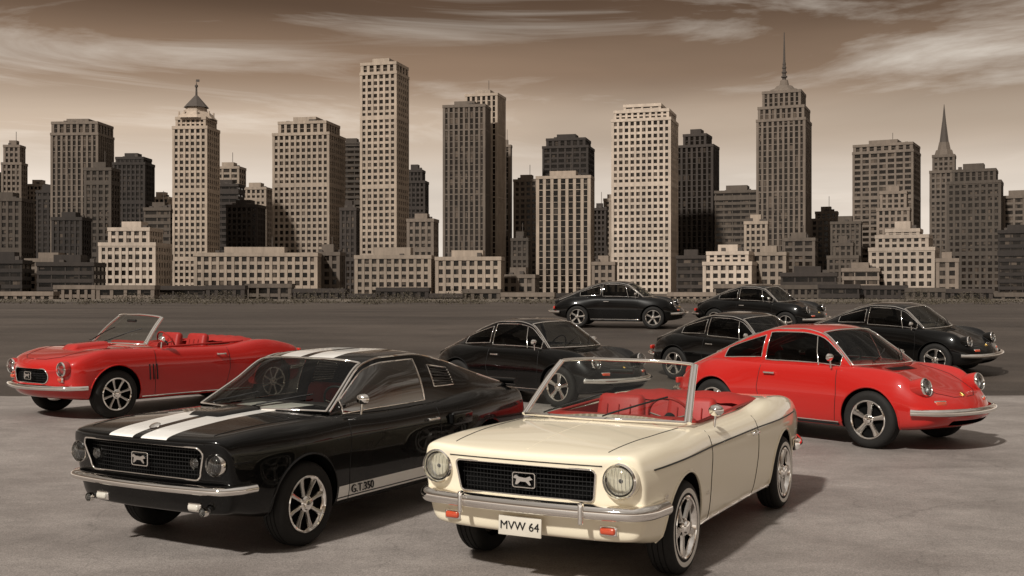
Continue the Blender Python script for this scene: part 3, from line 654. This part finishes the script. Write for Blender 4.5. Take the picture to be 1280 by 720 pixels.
WL=wallmat('limestone_light',(.36,.288,.225)); WM=wallmat('stone_mid',(.185,.146,.115)); WD=wallmat('brick_dark',(.042,.032,.026)); WVL=wallmat('stone_pale',(.48,.395,.32)); WN=wallmat('stone_brown',(.098,.077,.060))
WIN=winmat('window_glass',(.017,.013,.010),.28); WIND=winmat('window_glass_dark',(.009,.007,.0055),.15); ROOF=simple('roof_gravel',(.07,.057,.048),.9,scale=.5)
class MB:
    def __init__(s): s.V=[];s.F=[];s.M=[]
    def box(s,x0,x1,y0,y1,z0,z1,m):
        o=len(s.V); s.V+=[(x0,y0,z0),(x1,y0,z0),(x1,y1,z0),(x0,y1,z0),(x0,y0,z1),(x1,y0,z1),(x1,y1,z1),(x0,y1,z1)]
        s.F+=[tuple(o+i for i in f) for f in ((0,3,2,1),(4,5,6,7),(0,1,5,4),(1,2,6,5),(2,3,7,6),(3,0,4,7))]; s.M+=[m]*6
    def frust(s,z0,r0,z1,r1,n,m,rot=0):
        o=len(s.V)
        for z,r in ((z0,r0),(z1,r1)):
            for k in range(n): a=2*math.pi*k/n+rot; s.V.append((r*math.cos(a),r*math.sin(a),z))
        for k in range(n): s.F.append((o+k,o+(k+1)%n,o+n+(k+1)%n,o+n+k)); s.M.append(m)
        s.F.append(tuple(o+n+k for k in range(n))); s.M.append(m)
STY={'grid':(3.7,3.9,.38,.40),'fine':(3.0,3.6,.38,.40),'ribs':(3.4,3.8,.42,.14),'wide':(5.2,3.8,.24,.38),'bands':(6.0,3.8,.10,.48),'bigribs':(4.6,3.8,.40,.08)}
def tier(mb,w,d,z0,z1,style,cy=0,cx=0,par=1):
    pw,fh,pf,sf=STY[style]; x0,x1,y0,y1=cx-w/2,cx+w/2,cy-d/2,cy+d/2
    mb.box(x0,x1,y0,y1,z0,z1,1)
    nf=max(2,round((z1-z0)/fh)); h=(z1-z0)/nf
    for i in range(nf+1):
        zc=z0+i*h; a=sf*h/2; p=.32 if style in('grid','fine','wide') else (.20 if 'ribs' in style else .5)
        if i and i%11==0: a*=1.7; p+=.3
        mb.box(x0-p,x1+p,y0-p,y1+p,max(zc-a,z0+.01) if i else z0+.02,min(zc+a,z1+.3),0)
    q=.55 if style!='bands' else .3
    for (L,ax) in ((w,0),(d,1)):
        n=max(2,round(L/pw)); s=L/n; hw=pf*s/2
        for i in range(1,n):
            c=-L/2+i*s
            if ax==0:
                mb.box(cx+c-hw,cx+c+hw,y0-q,y0+.05,z0,z1+.1,0); mb.box(cx+c-hw,cx+c+hw,y1-.05,y1+q,z0,z1+.1,0)
            else:
                mb.box(x0-q,x0+.05,cy+c-hw,cy+c+hw,z0,z1+.1,0); mb.box(x1-.05,x1+q,cy+c-hw,cy+c+hw,z0,z1+.1,0)
    hw=pf*pw*.75; g=q+.03
    for (xa,xb) in ((x0-g,x0+hw),(x1-hw,x1+g)):
        for (ya,yb) in ((y0-g,y0+hw),(y1-hw,y1+g)): mb.box(xa,xb,ya,yb,z0,z1+.2,0)
    mb.box(x0-.8,x1+.8,y0-.8,y1+.8,z1-.6,z1+1.2,0)
    mb.box(x0+.6,x1-.6,y0+.6,y1-.6,z1+1.0,z1+1.25,2)
def bld(name,p0,p1,yt,D,style,wm,a=14,gl=None,tiers=None,dr=.8,roof=True,extra=None):
    X=((p0+p1)/2-640)*D/F_PX; W=(p1-p0)*D/F_PX; va=math.atan(X/D); th=-R(a)-.6*va; rel=abs(-th-va)
    w=W/(math.cos(rel)+dr*math.sin(rel)); d=w*dr
    zt=lambda y: CAM_H+(360-y)*D/F_PX
    mb=MB(); base=-20.5
    if not tiers: tiers=[(1,1,yt,style)]
    z=base
    for (fw,fd,y,st) in tiers:
        z1=zt(y); tier(mb,w*fw,d*fd,z,z1,st); z=z1+.5
    top=tiers[-1]; wt,dt=w*top[0],d*top[1]
    if roof:
        rr=random.Random(int(p0*7+yt))
        mb.box(-wt*.28,wt*.22,-dt*.25,dt*.3,z,z+3.5+rr.random()*1.5,0)
        for _ in range(4):
            xx=rr.uniform(-.4,.35)*wt; yy=rr.uniform(-.4,.3)*dt; mb.box(xx,xx+2.0,yy,yy+2.2,z,z+1.2+rr.random()*1.5,2)
        if rr.random()<.4: mb.box(wt*.1,wt*.1+.3,0,.3,z+3,z+8+rr.random()*4,2)
    if extra: extra(mb,w,d,z,zt)
    ob=add(name,mb.V,mb.F,[wm,gl or WIN,ROOF],fm=mb.M,smooth=False)
    ob.location=(X,D+d/2,0); ob.rotation_euler=(0,0,th); return ob
def pyramid(mb,w,d,z,zt):
    r=min(w,d)*.62; h=zt(116)-z
    mb.frust(z,r,z+h*.30,r*.66,8,0,R(22.5)); mb.frust(z+h*.30,r*.54,z+h*.50,r*.48,8,0,R(22.5)); mb.frust(z+h*.50,r*.60,z+h,r*.08,8,2,R(22.5))
    for k in range(8):
        a=k*R(45)+R(22.5); x,y=r*.8*math.cos(a),r*.8*math.sin(a); mb.box(x-.4,x+.4,y-.4,y+.4,z,z+4.5,0)
    mb.frust(z+h,.7,z+h+5,.5,8,2); mb.frust(z+h+5,1.0,z+h+6.2,.9,8,2); mb.frust(z+h+6,.35,zt(99),.15,6,2)
    mb.box(-.2,1.8,-.15,.15,z+h+8,z+h+9.4,2)
def spire1(mb,w,d,z,zt):
    r=w*.36; z1=zt(103)
    mb.frust(z,r,lerp(z,z1,.5),r*.86,12,0); mb.frust(lerp(z,z1,.5)-.2,r*.7,z1,r*.48,12,0)
    mb.frust(z1,r*.3,z1+4,r*.22,10,0); mb.frust(z1+4,1.3,zt(72),.9,8,2)
    for k,f in enumerate((.15,.4,.65,.85)): zz=lerp(z1+4,zt(72),f); mb.frust(zz,2.0-.3*k,zz+.9,2.0-.3*k,8,2)
    mb.frust(zt(72),.8,zt(34),.25,6,2)
def spire2(mb,w,d,z,zt):
    r=w*.42; mb.frust(z,r,zt(186),r*.8,8,0,R(22.5)); mb.frust(zt(186),r*.66,zt(176),r*.5,8,0,R(22.5)); mb.frust(zt(176),r*.46,zt(150),r*.2,8,2,R(22.5)); mb.frust(zt(150),r*.18,zt(128),.15,6,2)
B=bld
random.seed(11)
B('office_tower',58,131,153,760,'ribs',WM,16,tiers=[(1,1,168,'ribs'),(.97,.97,154,'bigribs')])
B('office_tower',0,28,182,800,'grid',WM,12,tiers=[(1,1,205,'grid'),(.8,.9,183,'grid')])
B('office_tower',-60,-6,215,800,'grid',WN,12)
B('office_block',30,60,232,820,'fine',WL,14)
B('office_block',44,70,240,780,'grid',WD,14)
B('office_tower',138,186,197,740,'bands',WD,14,gl=WIND,tiers=[(1,1,205,'fine'),(.85,.85,198,'fine')])
B('office_tower',186,214,248,820,'fine',WL,14)
B('stepped_tower',212,267,150,640,'fine',WL,15,tiers=[(1,1,160,'fine'),(.86,.86,148,'fine')],roof=False,extra=pyramid,dr=1)
B('office_block',266,303,210,800,'wide',WL,14)
B('office_block',300,337,236,790,'grid',WL,14)
B('office_tower',264,301,232,720,'bands',WD,12,gl=WIND)
B('office_block',281,327,258,680,'fine',WD,14,gl=WIND)
B('office_tower',337,426,150,700,'grid',WL,17,tiers=[(1,1,168,'grid'),(.84,.84,153,'bigribs')])
B('office_tower',423,456,180,800,'bands',WN,10)
B('skyscraper',449,508,79,690,'grid',WL,19,tiers=[(1,1,92,'grid'),(.97,.97,80,'bigribs')],dr=.9)
B('office_tower',503,534,214,780,'fine',WD,10,tiers=[(1,1,228,'fine'),(.7,.8,214,'fine')],gl=WIND)
B('skyscraper',554,612,133,720,'ribs',WM,12,dr=.6)
B('skyscraper',582,631,119,745,'ribs',WL,16,dr=.9)
B('office_tower',626,639,183,800,'ribs',WM,10)
B('office_block',643,676,226,780,'grid',WM,12)
B('office_tower',680,744,176,800,'grid',WD,12,tiers=[(1,1,184,'wide'),(.85,.85,174,'bigribs')],gl=WIND)
B('office_tower',672,743,222,690,'bigribs',WL,10,gl=WIND,dr=.5)
B('office_tower',742,759,262,760,'fine',WD,10,gl=WIND)
B('office_block',756,772,250,820,'grid',WL,10)
B('skyscraper',769,851,132,680,'grid',WVL,13,tiers=[(1,1,150,'grid'),(.93,.93,139,'grid'),(.62,.7,131,'wide')],roof=False)
B('office_tower',849,901,169,760,'ribs',WD,16,gl=WIND,tiers=[(1,1,183,'ribs'),(.6,.9,169,'ribs')])
B('office_tower',899,957,240,740,'bands',WN,12)
B('skyscraper',954,1020,135,720,'ribs',WM,14,tiers=[(1,1,150,'ribs'),(.94,.94,134,'ribs'),(.78,.78,114,'ribs')],roof=False,extra=spire1,dr=.95)
B('office_tower',1019,1056,266,780,'grid',WM,10,tiers=[(1,1,275,'grid'),(.7,.8,266,'grid')])
B('office_block',1044,1080,279,740,'fine',WN,10)
B('office_tower',1078,1158,181,760,'wide',WM,17,tiers=[(1,1,190,'wide'),(.98,.98,181,'bigribs')])
B('office_tower',1103,1142,240,690,'grid',WM,12,tiers=[(1,1,262,'grid'),(.8,.8,241,'grid')])
B('stepped_tower',1170,1202,208,720,'fine',WM,12,tiers=[(1,1,215,'fine'),(.8,.8,195,'fine')],roof=False,extra=spire2,dr=1)
B('office_tower',1197,1261,226,690,'grid',WN,13,tiers=[(1,1,228,'grid'),(.8,.85,213,'ribs')])
B('office_tower',1259,1330,246,700,'wide',WM,14); B('office_tower',1335,1400,200,760,'grid',WM,14); B('office_tower',-130,-66,180,740,'grid',WL,14)
B('office_tower',103,143,212,660,'grid',WN,15)
B('office_block',62,106,274,620,'fine',WD,14)
B('apartment_block',118,203,286,560,'grid',WVL,14,tiers=[(1,1,306,'grid'),(.72,.8,287,'grid')])
B('office_block',178,216,262,640,'bands',WN,12)
B('apartment_block',-30,30,250,620,'grid',WN,12); B('office_block',27,88,326,560,'wide',WM,12); B('office_block',-20,29,328,540,'bands',WD,10); B('warehouse',40,119,331,520,'bands',WD,8,gl=WIND)
B('apartment_block',240,398,319,540,'grid',WL,6,dr=.35); B('apartment_block',392,428,318,555,'grid',WM,12)
B('office_block',425,447,262,640,'fine',WD,12)
B('apartment_block',443,542,322,545,'grid',WL,8,dr=.4); B('office_block',509,546,276,620,'grid',WM,12)
B('apartment_block',545,629,320,540,'grid',WL,8,dr=.4,tiers=[(1,1,324,'grid')])
B('office_block',627,673,346,560,'grid',WM,10); B('office_block',640,662,300,690,'fine',WN,10)
B('office_block',742,771,330,600,'grid',WM,10); B('apartment_block',885,950,317,550,'grid',WVL,14,tiers=[(1,1,330,'grid'),(.85,.9,317,'grid')])
B('apartment_block',945,988,318,560,'grid',WL,12); B('office_block',934,962,279,640,'fine',WL,10); B('office_block',984,1024,300,620,'wide',WM,12); B('office_block',849,886,322,600,'bands',WD,10)
B('warehouse',985,1052,344,520,'bands',WD,8,gl=WIND); B('office_block',1040,1078,310,620,'fine',WN,12,tiers=[(1,1,322,'fine'),(.6,.7,306,'fine')])
B('apartment_block',1100,1182,288,560,'grid',WVL,14,tiers=[(1,1,312,'grid'),(.8,.85,296,'grid'),(.5,.6,288,'grid')])
B('apartment_block',1176,1200,326,540,'grid',WM,10); B('office_block',1060,1104,338,560,'bands',WM,10); B('office_block',1258,1300,290,600,'bands',WD,12)
rr=random.Random(5); px=-160
while px<1480:
    w=rr.uniform(30,70); B('low_rise',px,px+w*1.05,rr.uniform(358,371),rr.uniform(470,510),rr.choice(['grid','bands','wide','fine']),rr.choice([WN,WM,WD,WD,WN]),rr.uniform(4,9),gl=WIND,dr=.4,roof=False); px+=w*1.1
# ---------------------------------------------------------------- lot edge
wallc=simple('kerb_concrete',(.15,.125,.10),.85,scale=1.5,var=.35,bump=.3)
for_mb=MB()
for i in range(-32,33):
    z=tz_ground(84); for_mb.box(i*3.0+.02,i*3.0+2.98,83.9,84.2,z-.3,z+.20+random.uniform(-.02,.02),0)
add('low_wall',for_mb.V,for_mb.F,[wallc],fm=for_mb.M,smooth=False)
LEAF=simple('dry_weeds',(.065,.052,.033),.8,scale=2,var=.5)
def weeds(name,specs):
    V=[];F=[]
    for (cx,cy,r,h,n) in specs:
        for _ in range(n):
            a=random.uniform(0,6.28); q=random.random()**.6*r; x=cx+q*math.cos(a)*1.4; y=cy+q*math.sin(a); zz=tz_ground(y)+h*random.random()**1.1*(1-(q/r)**2*.6)
            s=random.uniform(.04,.13); d=Vector((random.gauss(0,1),random.gauss(0,1),random.gauss(.6,1))).normalized()*s; e=Vector((random.gauss(0,1),random.gauss(0,1),random.gauss(0,1))).normalized()*s*.5
            p=Vector((x,y,zz)); o=len(V); V+=[p-e,p+e,p+d]; F.append((o,o+1,o+2))
    return add(name,V,F,LEAF,smooth=False)
sp=[]
for _ in range(260): sp.append((random.uniform(-45,45),random.uniform(70,83.4),random.uniform(.3,1.2),random.uniform(.1,.45),60))
for cx in [(-28),(-24.5),(-22),(-20.5),(-18),(-15),(-12.5),(-9),(-8),(-4),(6),(30),(33)]: sp.append((cx+random.uniform(-.5,.5),random.uniform(76,83),random.uniform(.8,1.6),random.uniform(.6,1.1),520))
weeds('weeds',sp)
# ---------------------------------------------------------------- world
SUN_EL,SUN_AZ=42,-146
W=bpy.data.worlds.new("World"); S.world=W; W.use_nodes=True; nt=W.node_tree; L=nt.links; bg=nt.nodes['Background']
tc=N(nt,'ShaderNodeTexCoord'); sp_=N(nt,'ShaderNodeSeparateXYZ'); L.new(tc.outputs['Generated'],sp_.inputs[0])
rp=N(nt,'ShaderNodeValToRGB'); cr=rp.color_ramp; cr.interpolation='EASE'
cols=[(0,(.86,.78,.69)),(.08,(.80,.70,.60)),(.14,(.54,.425,.325)),(.19,(.28,.185,.122)),(.25,(.11,.063,.037)),(.42,(.12,.094,.072)),(.7,(.31,.275,.24)),(1.0,(.52,.475,.435))]
cr.elements[0].position=0; cr.elements[0].color=(*cols[0][1],1); cr.elements[1].position=1; cr.elements[1].color=(*cols[-1][1],1)
for p,c in cols[1:-1]: e=cr.elements.new(p); e.color=(*c,1)
L.new(sp_.outputs['Z'],rp.inputs[0])
mp=N(nt,'ShaderNodeMapping'); mp.inputs['Rotation'].default_value=(0,R(9),0); mp.inputs['Scale'].default_value=(1.7,1.7,12); mp.inputs['Location'].default_value=(1.3,0,.2); L.new(tc.outputs['Generated'],mp.inputs[0])
n1=N(nt,'ShaderNodeTexNoise',i_Scale=1.3,i_Detail=10.0,i_Roughness=.6,i_Distortion=1.1); L.new(mp.outputs[0],n1.inputs['Vector'])
c1=N(nt,'ShaderNodeValToRGB'); c1.color_ramp.elements[0].position=.49; c1.color_ramp.elements[1].position=.74; L.new(n1.outputs['Fac'],c1.inputs[0])
cc=N(nt,'ShaderNodeMapRange'); cc.inputs['From Min'].default_value=.10; cc.inputs['From Max'].default_value=.26; cc.inputs['To Min'].default_value=1.0; cc.inputs['To Max'].default_value=.62; L.new(sp_.outputs['Z'],cc.inputs['Value'])
cv_=N(nt,'ShaderNodeVectorMath',operation='SCALE'); cv_.inputs[0].default_value=(.92,.82,.71); L.new(cc.outputs[0],cv_.inputs['Scale'])
mxc=N(nt,'ShaderNodeMix',data_type='RGBA'); L.new(c1.outputs[0],mxc.inputs['Factor']); L.new(rp.outputs[0],mxc.inputs['A']); L.new(cv_.outputs[0],mxc.inputs['B'])
n2=N(nt,'ShaderNodeTexNoise',i_Scale=.9,i_Detail=5.0,i_Distortion=.5); L.new(mp.outputs[0],n2.inputs['Vector'])
m2=N(nt,'ShaderNodeMapRange'); m2.inputs['From Min'].default_value=.3; m2.inputs['From Max'].default_value=.7; m2.inputs['To Min'].default_value=.76; m2.inputs['To Max'].default_value=1.14; L.new(n2.outputs['Fac'],m2.inputs['Value'])
vs=N(nt,'ShaderNodeVectorMath',operation='SCALE'); L.new(mxc.outputs['Result'],vs.inputs[0]); L.new(m2.outputs[0],vs.inputs['Scale'])
sky=N(nt,'ShaderNodeTexSky',sky_type='NISHITA'); sky.sun_disc=False; sky.sun_elevation=R(SUN_EL); sky.sun_rotation=R(SUN_AZ)
bw=N(nt,'ShaderNodeRGBToBW'); L.new(sky.outputs[0],bw.inputs[0])
sx=N(nt,'ShaderNodeVectorMath',operation='SCALE'); sx.inputs[0].default_value=(.10,.088,.076); L.new(bw.outputs[0],sx.inputs['Scale'])
sx2=N(nt,'ShaderNodeVectorMath',operation='SCALE'); L.new(sx.outputs[0],sx2.inputs[0]); sx2.inputs['Scale'].default_value=.05
ad=N(nt,'ShaderNodeVectorMath',operation='ADD'); L.new(vs.outputs[0],ad.inputs[0]); L.new(sx2.outputs[0],ad.inputs[1])
L.new(ad.outputs[0],bg.inputs['Color']); bg.inputs['Strength'].default_value=1.0
sl=bpy.data.lights.new('sun','SUN'); sl.energy=4.1; sl.angle=R(3); sl.color=(1,.95,.88); so=bpy.data.objects.new('sun',sl); S.collection.objects.link(so)
d=Vector((math.sin(R(SUN_AZ))*math.cos(R(SUN_EL)),math.cos(R(SUN_AZ))*math.cos(R(SUN_EL)),math.sin(R(SUN_EL)))); so.rotation_euler=d.to_track_quat('Z','Y').to_euler(); so.location=(0,0,50)
cam=bpy.data.cameras.new('camera'); co=bpy.data.objects.new('camera',cam); S.collection.objects.link(co); co.location=(0,0,CAM_H); co.rotation_euler=(R(90),0,0)
cam.sensor_width=36; cam.lens=F_PX/1280*36; cam.clip_end=30000; cam.clip_start=.1; S.camera=co
S.view_settings.view_transform='Standard'; S.view_settings.look='None'; S.view_settings.exposure=0
